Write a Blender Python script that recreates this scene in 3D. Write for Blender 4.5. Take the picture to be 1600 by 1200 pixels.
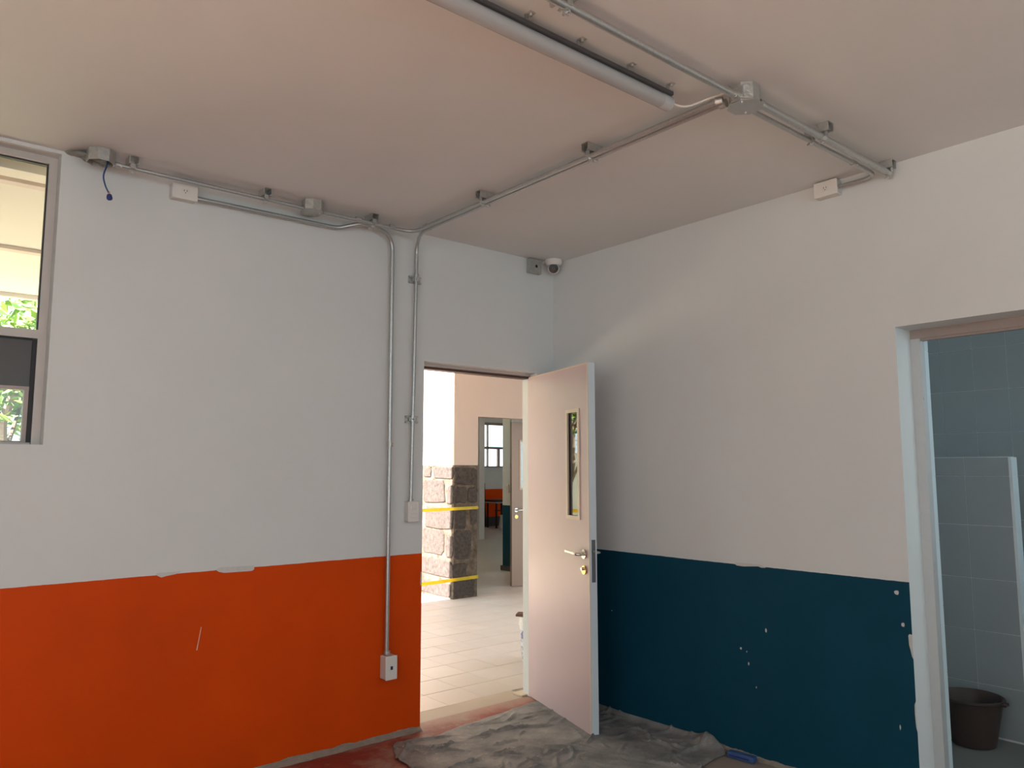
import bpy, bmesh, math, random
from mathutils import Vector, Matrix, noise

rnd = random.Random(7)
sc = bpy.context.scene
col = sc.collection
for o in list(bpy.data.objects):
    bpy.data.objects.remove(o)
V = Vector
H = 2.85                      # room height
WX0, WY0 = -6.4, -7.1         # far corners of the room behind the camera

# ------------------------------------------------------------------ camera
cam_d = bpy.data.cameras.new('camera'); cam = bpy.data.objects.new('camera', cam_d); col.objects.link(cam)
yaw, pitch, roll = math.radians(40.0415), math.radians(6.316), math.radians(-0.0447)
fw = V((math.sin(yaw)*math.cos(pitch), math.cos(yaw)*math.cos(pitch), math.sin(pitch)))
rt = V((math.cos(yaw), -math.sin(yaw), 0)); up = rt.cross(fw)
rt, up = rt*math.cos(roll)+up*math.sin(roll), up*math.cos(roll)-rt*math.sin(roll)
M = Matrix((rt, up, -fw)).transposed().to_4x4(); M.translation = V((-3.5584, -3.7953, 1.4481))
cam.matrix_world = M
cam_d.sensor_fit = 'HORIZONTAL'; cam_d.sensor_width = 36.0
cam_d.lens = 1209.63/1600*36.0; cam_d.clip_start = 0.02; cam_d.clip_end = 300
sc.camera = cam

# ------------------------------------------------------------------ light
w = bpy.data.worlds.new('sky'); sc.world = w; w.use_nodes = True
bg = w.node_tree.nodes['Background']
bg.inputs[0].default_value = (0.74, 0.915, 1.0, 1); bg.inputs[1].default_value = 2.8

def light(kind, name, loc, direction, energy, color, size=None, size_y=None, angle=None):
    d = bpy.data.lights.new(name, kind); o = bpy.data.objects.new(name, d); col.objects.link(o)
    o.location = loc; o.rotation_euler = V(direction).to_track_quat('-Z', 'Y').to_euler()
    d.energy = energy; d.color = color
    if kind == 'AREA':
        d.shape = 'RECTANGLE'; d.size = size; d.size_y = size_y
    if angle: d.angle = angle
    return o
sun_to = V((-0.76, -0.015, 0.62)).normalized()
light('SUN', 'sun', (0, 0, 20), -sun_to, 44.0, (1.0, 0.90, 0.82), angle=math.radians(0.6))
# portals at the real window openings, so the sky outside is sampled through them
def portal(name, loc, direction, sx, sy):
    o = light('AREA', name, loc, direction, 1, (1, 1, 1), sx, sy); o.data.cycles.is_portal = True
portal('portal_front', (-3.45, WY0-.01, 1.865), (0, 1, 0), 5.1, 1.93)
portal('portal_left', (WX0-.01, -3.8, 2.04), (1, 0, 0), 3.0, 1.58)
portal('portal_window', (-4.28, .16, 2.19), (0, -1, 0), 2.64, 1.28)
portal('portal_bathroom', (1.35, -4.61, 1.925), (0, 1, 0), 1.9, 1.35)
portal('portal_door', (-.6, .16, 1.04), (0, -1, 0), .9, 2.08)

vs = sc.view_settings
sc.display_settings.display_device = 'sRGB'
vs.view_transform = 'Standard'; vs.look = 'None'; vs.exposure = 0.0; vs.gamma = 1.0; vs.use_curve_mapping = False
sc.cycles.use_denoising = True
sc.cycles.max_bounces = 10; sc.cycles.diffuse_bounces = 6; sc.cycles.transparent_max_bounces = 12
sc.cycles.sample_clamp_indirect = 6.0
sc.cycles.caustics_reflective = False; sc.cycles.caustics_refractive = False

# ------------------------------------------------------------------ materials
def lin(r, g, b):
    f = lambda c: (c/255/12.92) if c/255 <= 0.04045 else ((c/255+0.055)/1.055)**2.4
    return (f(r), f(g), f(b), 1)

class NT:
    def __init__(s, name):
        s.m = bpy.data.materials.new(name); s.m.use_nodes = True; s.t = s.m.node_tree
        s.p = s.t.nodes['Principled BSDF']
    def n(s, kind, **kw):
        nd = s.t.nodes.new(kind)
        for k, v in kw.items():
            if k in nd.inputs: nd.inputs[k].default_value = v
            else: setattr(nd, k, v)
        return nd
    def l(s, a, b): s.t.links.new(a, b)
    def pos(s):
        g = s.n('ShaderNodeNewGeometry'); return g.outputs['Position']
    def noise(s, scale, detail=3, vec=None, rough=0.55):
        nd = s.n('ShaderNodeTexNoise'); nd.inputs['Scale'].default_value = scale
        nd.inputs['Detail'].default_value = detail; nd.inputs['Roughness'].default_value = rough
        s.l(vec if vec is not None else s.pos(), nd.inputs['Vector']); return nd.outputs['Fac']
    def math(s, op, a, b=None, clamp=False):
        nd = s.n('ShaderNodeMath', operation=op); nd.use_clamp = clamp
        for i, v in enumerate((a, b)):
            if v is None: continue
            if isinstance(v, (int, float)): nd.inputs[i].default_value = v
            else: s.l(v, nd.inputs[i])
        return nd.outputs[0]
    def mix(s, fac, a, b):
        nd = s.n('ShaderNodeMix', data_type='RGBA')
        for i, v in ((0, fac), (6, a), (7, b)):
            if isinstance(v, (int, float, tuple)): nd.inputs[i].default_value = v
            else: s.l(v, nd.inputs[i])
        return nd.outputs[2]
    def ramp(s, fac, a, b):
        nd = s.n('ShaderNodeMapRange'); nd.inputs[1].default_value = a; nd.inputs[2].default_value = b
        s.l(fac, nd.inputs[0]); return nd.outputs[0]
    def bump(s, h, strength=0.2, dist=0.01):
        b = s.n('ShaderNodeBump'); b.inputs['Strength'].default_value = strength; b.inputs['Distance'].default_value = dist
        s.l(h, b.inputs['Height']); s.l(b.outputs[0], s.p.inputs['Normal'])

def simple(name, c, rough=0.5, metal=0.0, var=0.06, vscale=12, bump=0.0, bscale=60, spec=0.5):
    t = NT(name); c = tuple(c[:3])+(1,)
    d = tuple(min(1, x*(1-var)) for x in c[:3])+(1,); e = tuple(min(1, x*(1+var)) for x in c[:3])+(1,)
    t.l(t.mix(t.noise(vscale), d, e), t.p.inputs['Base Color'])
    t.p.inputs['Roughness'].default_value = rough; t.p.inputs['Metallic'].default_value = metal
    t.p.inputs['Specular IOR Level'].default_value = spec
    if bump: t.bump(t.noise(bscale, 4), bump)
    return t.m

WALLC = (0.695, 0.72, 0.715, 1)
def plaster(name, c=WALLC):
    t = NT(name)
    c2 = tuple(x*0.955 for x in c[:3])+(1,)
    t.l(t.mix(t.ramp(t.noise(1.6, 5), .3, .7), c, c2), t.p.inputs['Base Color'])
    t.p.inputs['Roughness'].default_value = 0.72; t.p.inputs['Specular IOR Level'].default_value = 0.25
    t.bump(t.noise(9, 5), 0.10, 0.02)
    return t.m

def banded(name, band, axis, top, white=WALLC):
    """wall paint: coloured dado with a hand-cut upper edge, bare cement at the foot"""
    t = NT(name); p = t.pos(); s = t.n('ShaderNodeSeparateXYZ'); t.l(p, s.inputs[0])
    z = s.outputs[2]; u = s.outputs[0 if axis == 'x' else 1]
    wob = t.math('MULTIPLY', t.math('SUBTRACT', t.noise(0.9, 2), .5), 0.012)
    fine = t.math('MULTIPLY', t.math('SUBTRACT', t.noise(22, 3), .5), 0.004)
    zz = t.math('ADD', t.math('ADD', z, wob), fine)
    above = t.math('GREATER_THAN', zz, top)
    pc = t.mix(t.ramp(t.noise(2.2, 6), .3, .72), band, tuple(x*0.86 for x in band[:3])+(1,))
    wc = t.mix(t.ramp(t.noise(1.6, 5), .3, .7), white, tuple(x*0.955 for x in white[:3])+(1,))
    c = t.mix(above, pc, wc)
    foot = t.math('MULTIPLY', t.math('SUBTRACT', t.noise(7, 5), .5), 0.05)
    low = t.math('LESS_THAN', t.math('ADD', z, foot), 0.022)
    cem = t.mix(t.noise(30, 4), lin(120, 112, 104), lin(168, 160, 150))
    c = t.mix(low, c, cem)
    t.l(c, t.p.inputs['Base Color'])
    rgh = t.math('ADD', t.math('MULTIPLY', above, 0.22), 0.50); t.l(rgh, t.p.inputs['Roughness'])
    t.p.inputs['Specular IOR Level'].default_value = 0.12
    t.bump(t.noise(9, 5), 0.10, 0.02)
    return t.m

def glass(name, tint=(0.93, 0.97, 0.97, 1), ior=1.5, gain=1.0):
    t = NT(name); t.t.nodes.remove(t.p)
    tr = t.n('ShaderNodeBsdfTransparent'); tr.inputs[0].default_value = tint
    gl = t.n('ShaderNodeBsdfGlossy'); gl.inputs['Roughness'].default_value = 0.02
    fr = t.n('ShaderNodeFresnel'); fr.inputs[0].default_value = ior
    mx = t.n('ShaderNodeMixShader'); out = t.t.nodes['Material Output']
    t.l(t.math('MULTIPLY', fr.outputs[0], gain, True), mx.inputs[0]); t.l(tr.outputs[0], mx.inputs[1]); t.l(gl.outputs[0], mx.inputs[2])
    t.l(mx.outputs[0], out.inputs[0]); return t.m

MT = {}
MT['white'] = plaster('white_wall_paint')
MT['ceil'] = plaster('ceiling_paint', (0.715, 0.73, 0.725, 1))
MT['orange'] = banded('white_over_orange_paint', (0.70, 0.070, 0.002, 1), 'x', 0.972)
MT['teal'] = banded('white_over_teal_paint', (0.006, 0.060, 0.102, 1), 'y', 0.956)
MT['cream'] = plaster('cream_wall_paint', (0.60, 0.475, 0.425, 1))
MT['soffit'] = plaster('soffit_paint', (0.74, 0.71, 0.63, 1))
MT['galv'] = simple('galvanised_steel', (0.50, 0.51, 0.50), 0.38, 0.85, 0.18, 90, 0.08, 160)
MT['galvbox'] = simple('galvanised_sheet', (0.52, 0.52, 0.49), 0.42, 0.75, 0.25, 60, 0.35, 70)
MT['bolt'] = simple('zinc_bolt', (0.62, 0.63, 0.62), 0.3, 0.9, 0.1, 90)
MT['dark'] = simple('recess_shade_black', (0.012, 0.012, 0.013), 0.7)  # black that stands for shade inside openings
MT['plastic'] = simple('white_plastic', (0.74, 0.72, 0.69), 0.38, 0, 0.03, 20)
MT['plastic2'] = simple('off_white_plastic', (0.62, 0.60, 0.57), 0.42, 0, 0.03, 20)
MT['slot'] = simple('socket_slot', (0.03, 0.03, 0.03), 0.6)
MT['lens'] = simple('black_glass', (0.006, 0.006, 0.008), 0.28)
MT['alu'] = simple('aluminium_frame', (0.56, 0.57, 0.57), 0.42, 0.35, 0.05, 30)
MT['aluw'] = simple('grey_aluminium_frame', (0.52, 0.49, 0.465), 0.5, 0.1, 0.05, 30)
MT['gasket'] = simple('black_gasket', (0.018, 0.018, 0.022), 0.6)
MT['darkpanel'] = simple('dark_brown_panel', (0.062, 0.052, 0.047), 0.35, 0, 0.08, 6)
MT['sash'] = simple('brownish_sash_frame', (0.36, 0.30, 0.27), 0.45, 0.2, 0.06, 30)
MT['glass'] = glass('clear_glass')
MT['dglass'] = glass('door_glass', (0.80, 0.83, 0.82, 1), 1.62, 3.0)
MT['leaf'] = simple('beige_door_paint', (0.585, 0.45, 0.47), 0.33, 0, 0.05, 3, 0.03, 5)
MT['bead'] = simple('cream_glazing_bead', (0.680, 0.561, 0.459), 0.4, 0, 0.03, 12)
MT['leafedge'] = simple('cool_lit_grey_door_edge', (0.62, 0.69, 0.74), 0.45, 0, 0.04, 12)  # grey edge, with some of the cool daylight put into its colour
MT['brown'] = simple('dark_brown_steel', (0.085, 0.045, 0.035), 0.5, 0.1, 0.1, 20)
MT['chrome'] = simple('satin_chrome', (0.66, 0.63, 0.58), 0.22, 0.95, 0.05, 30)
MT['brass'] = simple('brass', (0.75, 0.52, 0.2), 0.3, 0.95, 0.05, 30)
MT['locksteel'] = simple('dull_lock_steel', (0.17, 0.17, 0.18), 0.5, 0.6, 0.1, 40)
MT['tube'] = simple('milky_tube', (0.38, 0.38, 0.375), 0.2, 0, 0.03, 8)
MT['tubeend'] = simple('clear_tube_end', (0.45, 0.45, 0.45), 0.15, 0, 0.04, 20)
MT['tray'] = simple('dark_lamp_tray', (0.09, 0.09, 0.095), 0.4, 0.3, 0.1, 20)
MT['wire'] = simple('white_cable', (0.66, 0.62, 0.56), 0.5)
MT['bluewire'] = simple('blue_wire', (0.022, 0.075, 0.20), 0.4)
MT['bluenut'] = simple('blue_wire_nut', (0.015, 0.03, 0.16), 0.4)
MT['copper'] = simple('bare_copper', (0.6, 0.35, 0.16), 0.35, 0.9)
MT['rj'] = simple('blue_port', (0.008, 0.02, 0.055), 0.4)
MT['tape'] = simple('yellow_caution_tape', (0.80, 0.60, 0.012), 0.35, 0, 0.28, 9)
MT['bluetool'] = simple('blue_plastic', (0.04, 0.095, 0.25), 0.45, 0, 0.2, 25)
MT['bucket'] = simple('brown_bucket_plastic', (0.065, 0.042, 0.036), 0.45, 0, 0.1, 14)
MT['wbucket'] = simple('white_bucket_plastic', (0.72, 0.71, 0.69), 0.4, 0, 0.05, 14)
MT['floatwood'] = simple('dark_red_wood', (0.13, 0.06, 0.05), 0.6, 0, 0.25, 40)
MT['plank'] = simple('dusty_tile_offcut', (0.62, 0.52, 0.40), 0.7, 0, 0.15, 30)
MT['deskgrey'] = simple('grey_board', (0.42, 0.41, 0.39), 0.5)
MT['blackmetal'] = simple('black_steel', (0.012, 0.011, 0.011), 0.5)
MT['sack'] = simple('white_sack', (0.62, 0.60, 0.56), 0.7, 0, 0.1, 20)
MT['block'] = simple('grey_concrete_block', (0.34, 0.31, 0.28), 0.8, 0, 0.15, 20)
MT['base'] = simple('dark_baseboard', (0.07, 0.075, 0.075), 0.5)
MT['post'] = simple('light_post_paint', (0.72, 0.70, 0.67), 0.5)
MT['grout'] = simple('pale_grout', (0.80, 0.84, 0.86), 0.8)
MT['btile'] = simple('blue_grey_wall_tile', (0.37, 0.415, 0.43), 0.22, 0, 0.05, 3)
MT['etile'] = simple('lit_blue_tile_edge', (0.68, 0.79, 0.84), 0.3, 0, 0.05, 3)  # wall tile lightened to paint in the daylight on end faces
MT['bfloor'] = simple('bathroom_floor', (0.20, 0.21, 0.205), 0.5, 0, 0.1, 4)
MT['bark'] = simple('tree_bark', (0.16, 0.12, 0.085), 0.85, 0, 0.3, 20, 0.5, 30)
MT['courtwall'] = plaster('courtyard_wall_paint', (0.80, 0.79, 0.76, 1))
MT['ground'] = simple('courtyard_concrete', (0.74, 0.63, 0.51), 0.85, 0, 0.12, 2, 0.2, 12)
t = NT('pale_mortar')
t.l(t.mix(t.ramp(t.noise(9, 7, rough=.7), .38, .62), (0.053, 0.038, 0.027, 1), (0.167, 0.131, 0.097, 1)), t.p.inputs['Base Color'])
t.p.inputs['Roughness'].default_value = 0.9; t.bump(t.noise(40, 5), 0.6, 0.01); MT['mortar'] = t.m
MT['chip'] = simple('bare_plaster_chip', (0.60, 0.60, 0.58), 0.9, 0, 0.08, 60)
MT['scratch'] = simple('pale_scratch', (0.75, 0.52, 0.40), 0.8, 0, 0.05, 60)

t = NT('leaf_green')     # tree leaves
oi = t.n('ShaderNodeNewGeometry')
t.l(t.mix(oi.outputs['Random Per Island'], (0.10, 0.20, 0.035, 1), (0.34, 0.46, 0.10, 1)), t.p.inputs['Base Color'])
t.p.inputs['Roughness'].default_value = 0.5; MT['foliage'] = t.m

t = NT('volcanic_stone')
t.l(t.mix(t.ramp(t.noise(26, 8, rough=.7), .3, .7), (0.029, 0.022, 0.019, 1), (0.090, 0.073, 0.068, 1)), t.p.inputs['Base Color'])
t.p.inputs['Roughness'].default_value = 0.92; t.bump(t.noise(55, 6, rough=.7), 0.8, 0.01); MT['stone'] = t.m

t = NT('red_oxide_concrete')
sx = t.n('ShaderNodeSeparateXYZ'); t.l(t.pos(), sx.inputs[0])
far = t.math('MULTIPLY', t.math('SUBTRACT', t.math('MULTIPLY', sx.outputs[1], -1), 1.3), .12, True)  # extra greying of unseen floor, added to keep red bounce off the ceiling
worn = t.ramp(t.math('ADD', t.noise(3.2, 9, rough=.68), far), .47, .63)
cem = t.mix(t.noise(24, 5), lin(136, 112, 98), lin(172, 150, 132))
red = t.mix(t.noise(6, 6), lin(120, 44, 34), lin(142, 62, 48))
door = t.ramp(t.math('ADD', sx.outputs[1], t.math('MULTIPLY', t.math('SUBTRACT', t.noise(9, 6), .5), .22)), -.06, .10)     # cement dust trodden over the sill
red = t.mix(t.math('MULTIPLY', door, .55), red, lin(196, 166, 150))
grey = t.ramp(t.math('ADD', sx.outputs[0], t.math('MULTIPLY', t.math('SUBTRACT', t.noise(5, 6), .5), .3)), -.55, -.25)     # grey plaster dust along the right wall
doorless = t.math('MULTIPLY', grey, t.ramp(sx.outputs[1], -.5, -.9))
t.l(t.mix(t.math('MULTIPLY', doorless, .85), t.mix(t.math('MULTIPLY', worn, .85), red, cem), lin(150, 141, 132)), t.p.inputs['Base Color'])
t.p.inputs['Roughness'].default_value = 0.6; t.bump(t.noise(30, 5), 0.25, 0.01); MT['floor'] = t.m

t = NT('porch_floor_tile')
oi = t.n('ShaderNodeObjectInfo')
c = t.mix(oi.outputs['Random'], (0.645, 0.585, 0.575, 1), (0.69, 0.625, 0.615, 1))
c = t.mix(t.math('MULTIPLY', t.ramp(t.noise(3.5, 7), .45, .75), .35), c, (0.55, 0.47, 0.41, 1))
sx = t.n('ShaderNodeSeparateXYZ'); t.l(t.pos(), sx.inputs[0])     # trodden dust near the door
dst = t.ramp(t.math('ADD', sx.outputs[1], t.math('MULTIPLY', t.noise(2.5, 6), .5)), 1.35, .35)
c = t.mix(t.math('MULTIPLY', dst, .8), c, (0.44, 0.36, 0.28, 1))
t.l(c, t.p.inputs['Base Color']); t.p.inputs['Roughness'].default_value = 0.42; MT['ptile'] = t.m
MT['pgrout'] = simple('tile_joint', (0.33, 0.25, 0.20), 0.9, 0, 0.15, 20)
MT['ffloor'] = simple('far_room_floor', (0.60, 0.56, 0.52), 0.45, 0, 0.08, 2)

t = NT('dusty_grey_plastic_sheet')
c = t.mix(t.ramp(t.noise(5, 7, rough=.65), .3, .7), lin(92, 95, 98), lin(156, 153, 149))
c = t.mix(t.math('GREATER_THAN', t.noise(46, 3), .70), c, lin(176, 170, 160))
t.l(c, t.p.inputs['Base Color']); t.p.inputs['Roughness'].default_value = 0.6
mp = t.n('ShaderNodeMapping'); mp.inputs['Rotation'].default_value = (0, 0, .55); mp.inputs['Scale'].default_value = (1.0, 2.1, 1.0); t.l(t.pos(), mp.inputs[0])
rn = t.n('ShaderNodeTexNoise', noise_type='RIDGED_MULTIFRACTAL'); rn.inputs['Scale'].default_value = 4.2; rn.inputs['Detail'].default_value = 5; rn.inputs['Roughness'].default_value = .55
rn.inputs['Distortion'].default_value = .5
t.l(mp.outputs[0], rn.inputs['Vector'])
t.bump(t.math('ADD', t.math('MULTIPLY', rn.outputs['Fac'], .6), t.math('MULTIPLY', t.noise(60, 5, rough=.7), .25)), 0.9, 0.022); MT['sheet'] = t.m

t = NT('printed_bucket_label')     # faded blue print
n1 = t.noise(34, 2); n1b = t.math('GREATER_THAN', n1, .5)
t.l(t.mix(n1b, (0.62, 0.63, 0.68, 1), (0.16, 0.18, 0.34, 1)), t.p.inputs['Base Color']); MT['label'] = t.m

# ------------------------------------------------------------------ mesh helpers
def fillet(pts, r, seg=8):
    pts = [V(p) for p in pts]; out = [pts[0]]
    for i in range(1, len(pts)-1):
        a, b, c = pts[i-1], pts[i], pts[i+1]
        d1, d2 = (a-b), (c-b); l1, l2 = d1.length, d2.length; d1.normalize(); d2.normalize()
        ang = d1.angle(d2)
        if ang > 3.10: out.append(b); continue
        rr = r[i-1] if isinstance(r, (list, tuple)) else r
        tl = min(rr/math.tan(ang/2), l1*.49, l2*.49); rr = tl*math.tan(ang/2)
        cen = b+(d1+d2).normalized()*(rr/math.sin(ang/2))
        p0, p1 = b+d1*tl, b+d2*tl; v0, v1 = (p0-cen), (p1-cen); th = v0.angle(v1)
        for k in range(seg+1):
            s = k/seg
            out.append(cen+(v0*math.sin((1-s)*th)+v1*math.sin(s*th))/math.sin(th))
    out.append(pts[-1]); return out

class MB:
    def __init__(s): s.bm = bmesh.new()
    def _add(s, bm2, mi=0):
        for f in bm2.faces: f.material_index = mi
        me = bpy.data.meshes.new('tmp'); bm2.to_mesh(me); bm2.free(); s.bm.from_mesh(me); bpy.data.meshes.remove(me)
    def box(s, x0, x1, y0, y1, z0, z1, bev=0, mi=0, mat=None, seg=1):
        b = bmesh.new(); bmesh.ops.create_cube(b, size=1)
        for v in b.verts:
            v.co = V(((x0+x1)/2+v.co.x*(x1-x0), (y0+y1)/2+v.co.y*(y1-y0), (z0+z1)/2+v.co.z*(z1-z0)))
        if bev: bmesh.ops.bevel(b, geom=b.edges[:], offset=bev, segments=seg, affect='EDGES', profile=.5)
        if mat is not None:
            bmesh.ops.transform(b, matrix=mat, verts=b.verts[:]); bmesh.ops.recalc_face_normals(b, faces=b.faces[:])
        s._add(b, mi); return s
    def tube(s, pts, r, n=12, mi=0, caps=True):
        pts = [V(p) for p in pts]; b = bmesh.new(); rings = []
        tan = (pts[1]-pts[0]).normalized(); u = tan.orthogonal().normalized()
        for i, p in enumerate(pts):
            if i == 0: tn = (pts[1]-pts[0])
            elif i == len(pts)-1: tn = (pts[-1]-pts[-2])
            else: tn = (pts[i+1]-p).normalized()+(p-pts[i-1]).normalized()
            tn.normalize(); u = (u-tn*u.dot(tn)).normalized(); v = tn.cross(u)
            rr = r[i] if isinstance(r, (list, tuple)) else r
            rings.append([b.verts.new(p+(u*math.cos(2*math.pi*k/n)+v*math.sin(2*math.pi*k/n))*rr) for k in range(n)])
        for a, c in zip(rings, rings[1:]):
            for k in range(n): b.faces.new((a[k], a[(k+1) % n], c[(k+1) % n], c[k]))
        if caps: b.faces.new(rings[0][::-1]); b.faces.new(rings[-1])
        bmesh.ops.recalc_face_normals(b, faces=b.faces[:]); s._add(b, mi); return s
    def cyl(s, p0, p1, r, n=16, mi=0, r2=None): return s.tube([p0, p1], [r, r if r2 is None else r2], n, mi)
    def lathe(s, prof, o, axis=(0, 0, 1), n=24, mi=0):
        ax = V(axis).normalized(); u = ax.orthogonal().normalized(); v = ax.cross(u); o = V(o); b = bmesh.new(); rings = []
        for r, h in prof:
            if r < 1e-6: rings.append([b.verts.new(o+ax*h)])
            else: rings.append([b.verts.new(o+ax*h+(u*math.cos(2*math.pi*k/n)+v*math.sin(2*math.pi*k/n))*r) for k in range(n)])
        for a, c in zip(rings, rings[1:]):
            for k in range(n):
                if len(a) == 1: b.faces.new((a[0], c[(k+1) % n], c[k]))
                elif len(c) == 1: b.faces.new((a[k], a[(k+1) % n], c[0]))
                else: b.faces.new((a[k], a[(k+1) % n], c[(k+1) % n], c[k]))
        bmesh.ops.recalc_face_normals(b, faces=b.faces[:]); s._add(b, mi); return s
    def prism(s, poly, o, u, v, depth, mi=0, bev=0):
        """poly in (u,v), extruded along u x v by depth"""
        o, u, v = V(o), V(u), V(v); w_ = u.cross(v).normalized(); b = bmesh.new()
        f = b.faces.new([b.verts.new(o+u*p[0]+v*p[1]) for p in poly])
        ex = bmesh.ops.extrude_face_region(b, geom=[f])
        top = [e for e in ex['geom'] if isinstance(e, bmesh.types.BMVert)]
        bmesh.ops.translate(b, verts=top, vec=w_*depth)
        bmesh.ops.recalc_face_normals(b, faces=b.faces[:])
        if bev:
            tf = [e for e in b.edges if all(x in top for x in e.verts)]
            bmesh.ops.bevel(b, geom=tf, offset=bev, segments=1, affect='EDGES')
        s._add(b, mi); return s
    def build(s, name, mats, parent=None, origin=(0, 0, 0), smooth=True):
        og = V(parent_loc(parent)) if parent else V(origin)
        bmesh.ops.translate(s.bm, verts=s.bm.verts[:], vec=-og)
        me = bpy.data.meshes.new(name); s.bm.to_mesh(me); s.bm.free()
        for m in (mats if isinstance(mats, (list, tuple)) else [mats]): me.materials.append(m)
        if smooth:
            for p in me.polygons: p.use_smooth = True
            me.set_sharp_from_angle(angle=math.radians(35))
        o = bpy.data.objects.new(name, me); col.objects.link(o)
        if parent: o.parent = parent
        else: o.location = og
        return o

def parent_loc(o):
    p = V((0, 0, 0))
    while o is not None: p = p+o.location; o = o.parent
    return p
def tag(o, label=None, cat=None, group=None, kind=None):
    if label: o['label'] = label
    if cat: o['category'] = cat
    if group: o['group'] = group
    if kind: o['kind'] = kind
    return o
def empty(name, loc, label=None, cat=None, group=None, kind=None):
    o = bpy.data.objects.new(name, None); col.objects.link(o); o.location = loc; o.empty_display_size = .05
    return tag(o, label, cat, group, kind)
def put(name, mesh, loc, parent, rot=None):
    o = bpy.data.objects.new(name, mesh); col.objects.link(o); o.parent = parent
    o.location = V(loc)-parent_loc(parent)
    if rot: o.rotation_euler = rot
    return o
def octa(r, rot=22.5, n=8): return [(r*math.cos(math.radians(rot+360/n*k)), r*math.sin(math.radians(rot+360/n*k))) for k in range(n)]

# ================================================================== STRUCTURE
# floor of the room (runs through the door reveal)
m = MB(); m.box(WX0, 0.15, WY0, 0.0, -.1, 0); m.box(-1.06, -.15, 0, .10, -.1, 0)
tag(m.build('floor', MT['floor']), 'worn red oxide concrete floor of the room', 'floor', kind='structure')
m = MB(); m.box(WX0-.15, 2.7, WY0-.15, .15, H, H+.12)
tag(m.build('ceiling', MT['ceil']), 'plain painted ceiling carrying steel conduits', 'ceiling', kind='structure')

def face_mats(o, test):
    for p in o.data.polygons:
        if test(p.normal, p.center): p.material_index = 1

# back wall: window opening x -5.6..-2.965, z 1.555..2.81; door opening x -1.035..-.15, z 0..2.085
DX0, DX1, DZ = -1.045, -0.15, 2.086
m = MB()
for b in [(WX0-.15, -5.6, 0, H), (-5.6, -2.965, 0, 1.555), (-5.6, -2.965, 2.835, H), (-2.965, DX0, 0, H), (DX0, DX1, DZ, H), (DX1, 0.15, 0, H)]:
    m.box(b[0], b[1], 0, .15, b[2], b[3])
bw = m.build('wall_back', [MT['orange'], MT['white']], smooth=False)
face_mats(bw, lambda n, c: n.y > -.5)
tag(bw, 'white wall with orange lower band, door opening and window', 'wall', kind='structure')
# right wall: door opening y -3.1..-2.262
RY1, RY0, RZ = -2.262, -3.12, 2.090
m = MB()
for b in [(RY1, 0, 0, H), (RY0, RY1, RZ, H), (WY0-.15, RY0, 0, H)]:
    m.box(0, .15, b[0], b[1], b[2], b[3])
rw = m.build('wall_right', [MT['teal'], MT['white']], smooth=False)
face_mats(rw, lambda n, c: n.x > -.5)
tag(rw, 'white wall with dark teal lower band and bathroom doorway', 'wall', kind='structure')
# the two walls behind the camera, each with a window band
FX0, FX1, LY0, LY1 = -6.0, -.9, -5.3, -2.3
m = MB()
m.box(WX0-.15, 0.15, WY0-.15, WY0, 0, .9); m.box(WX0-.15, FX0, WY0-.15, WY0, .9, H); m.box(FX1, .15, WY0-.15, WY0, .9, H); m.box(FX0, FX1, WY0-.15, WY0, 2.83, H)
tag(m.build('wall_front', MT['white'], smooth=False), 'white wall with window band behind the viewpoint', 'wall', kind='structure')
m = MB()
m.box(WX0-.15, WX0, WY0, 0, 0, 1.25); m.box(WX0-.15, WX0, WY0, LY0, 1.25, H); m.box(WX0-.15, WX0, LY1, 0, 1.25, H); m.box(WX0-.15, WX0, LY0, LY1, 2.83, H)
tag(m.build('wall_left', MT['white'], smooth=False), 'white wall with window band left of the viewpoint', 'wall', kind='structure')

# bare-plaster chips and scratches on the two painted bands
def chip_y(pts, mat='chip', name='paint_chip'):      # on the back wall
    MB().prism(pts, (0, -.0002, 0), (1, 0, 0), (0, 0, 1), .0012).build(name, MT[mat], bw, smooth=False)
def chip_x(pts, mat='chip', name='paint_chip'):      # on the right wall, pts (y,z)
    MB().prism(pts, (-.0002, 0, 0), (0, -1, 0), (0, 0, 1), .0012).build(name, MT[mat], rw, smooth=False)
chip_y([(-2.487, .974), (-2.468, .963), (-2.462, .960), (-2.44, .965), (-2.40, .970), (-2.37, .980), (-2.48, .982)])
chip_y([(-2.217, .974), (-2.20, .963), (-2.176, .957), (-2.12, .956), (-2.04, .955), (-2.029, .962), (-2.029, .980), (-2.20, .984)])
chip_y([(-2.2915, .613), (-2.2875, .613), (-2.272, .715), (-2.2745, .717)], 'scratch', 'scratch')
chip_y([(-1.054, .80), (-1.045, .78), (-1.0455, .865), (-1.052, .87)])
def blob(y, z, ry, rz, n=7):
    return [(-(y)+ry*math.cos(a)*rnd.uniform(.75, 1.1), z+rz*math.sin(a)*rnd.uniform(.75, 1.1)) for a in [2*math.pi*k/n for k in range(n)]]
for y, z, ry, rz in [(-1.547, .643, .006, .012), (-1.398, .530, .006, .007), (-1.432, .520, .003, .005), (-1.441, .461, .004, .009),
                     (-1.481, .353, .003, .005), (-2.205, .906, .013, .011), (-2.226, .771, .008, .010), (-.50, .60, .003, .004), (-2.19, .33, .003, .012)]:
    chip_x(blob(y, z, ry, rz))
chip_x([(1.372, .958), (1.39, .949), (1.43, .948), (1.515, .956), (1.535, .951), (1.56, .953), (1.53, .966), (1.39, .966)])
chip_x([(2.246, .728), (2.251, .735), (2.262, .733), (2.262, .632), (2.257, .640), (2.252, .668), (2.247, .69)])
chip_x([(2.256, .44), (2.262, .455), (2.262, .33), (2.258, .345), (2.2555, .40)])
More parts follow.
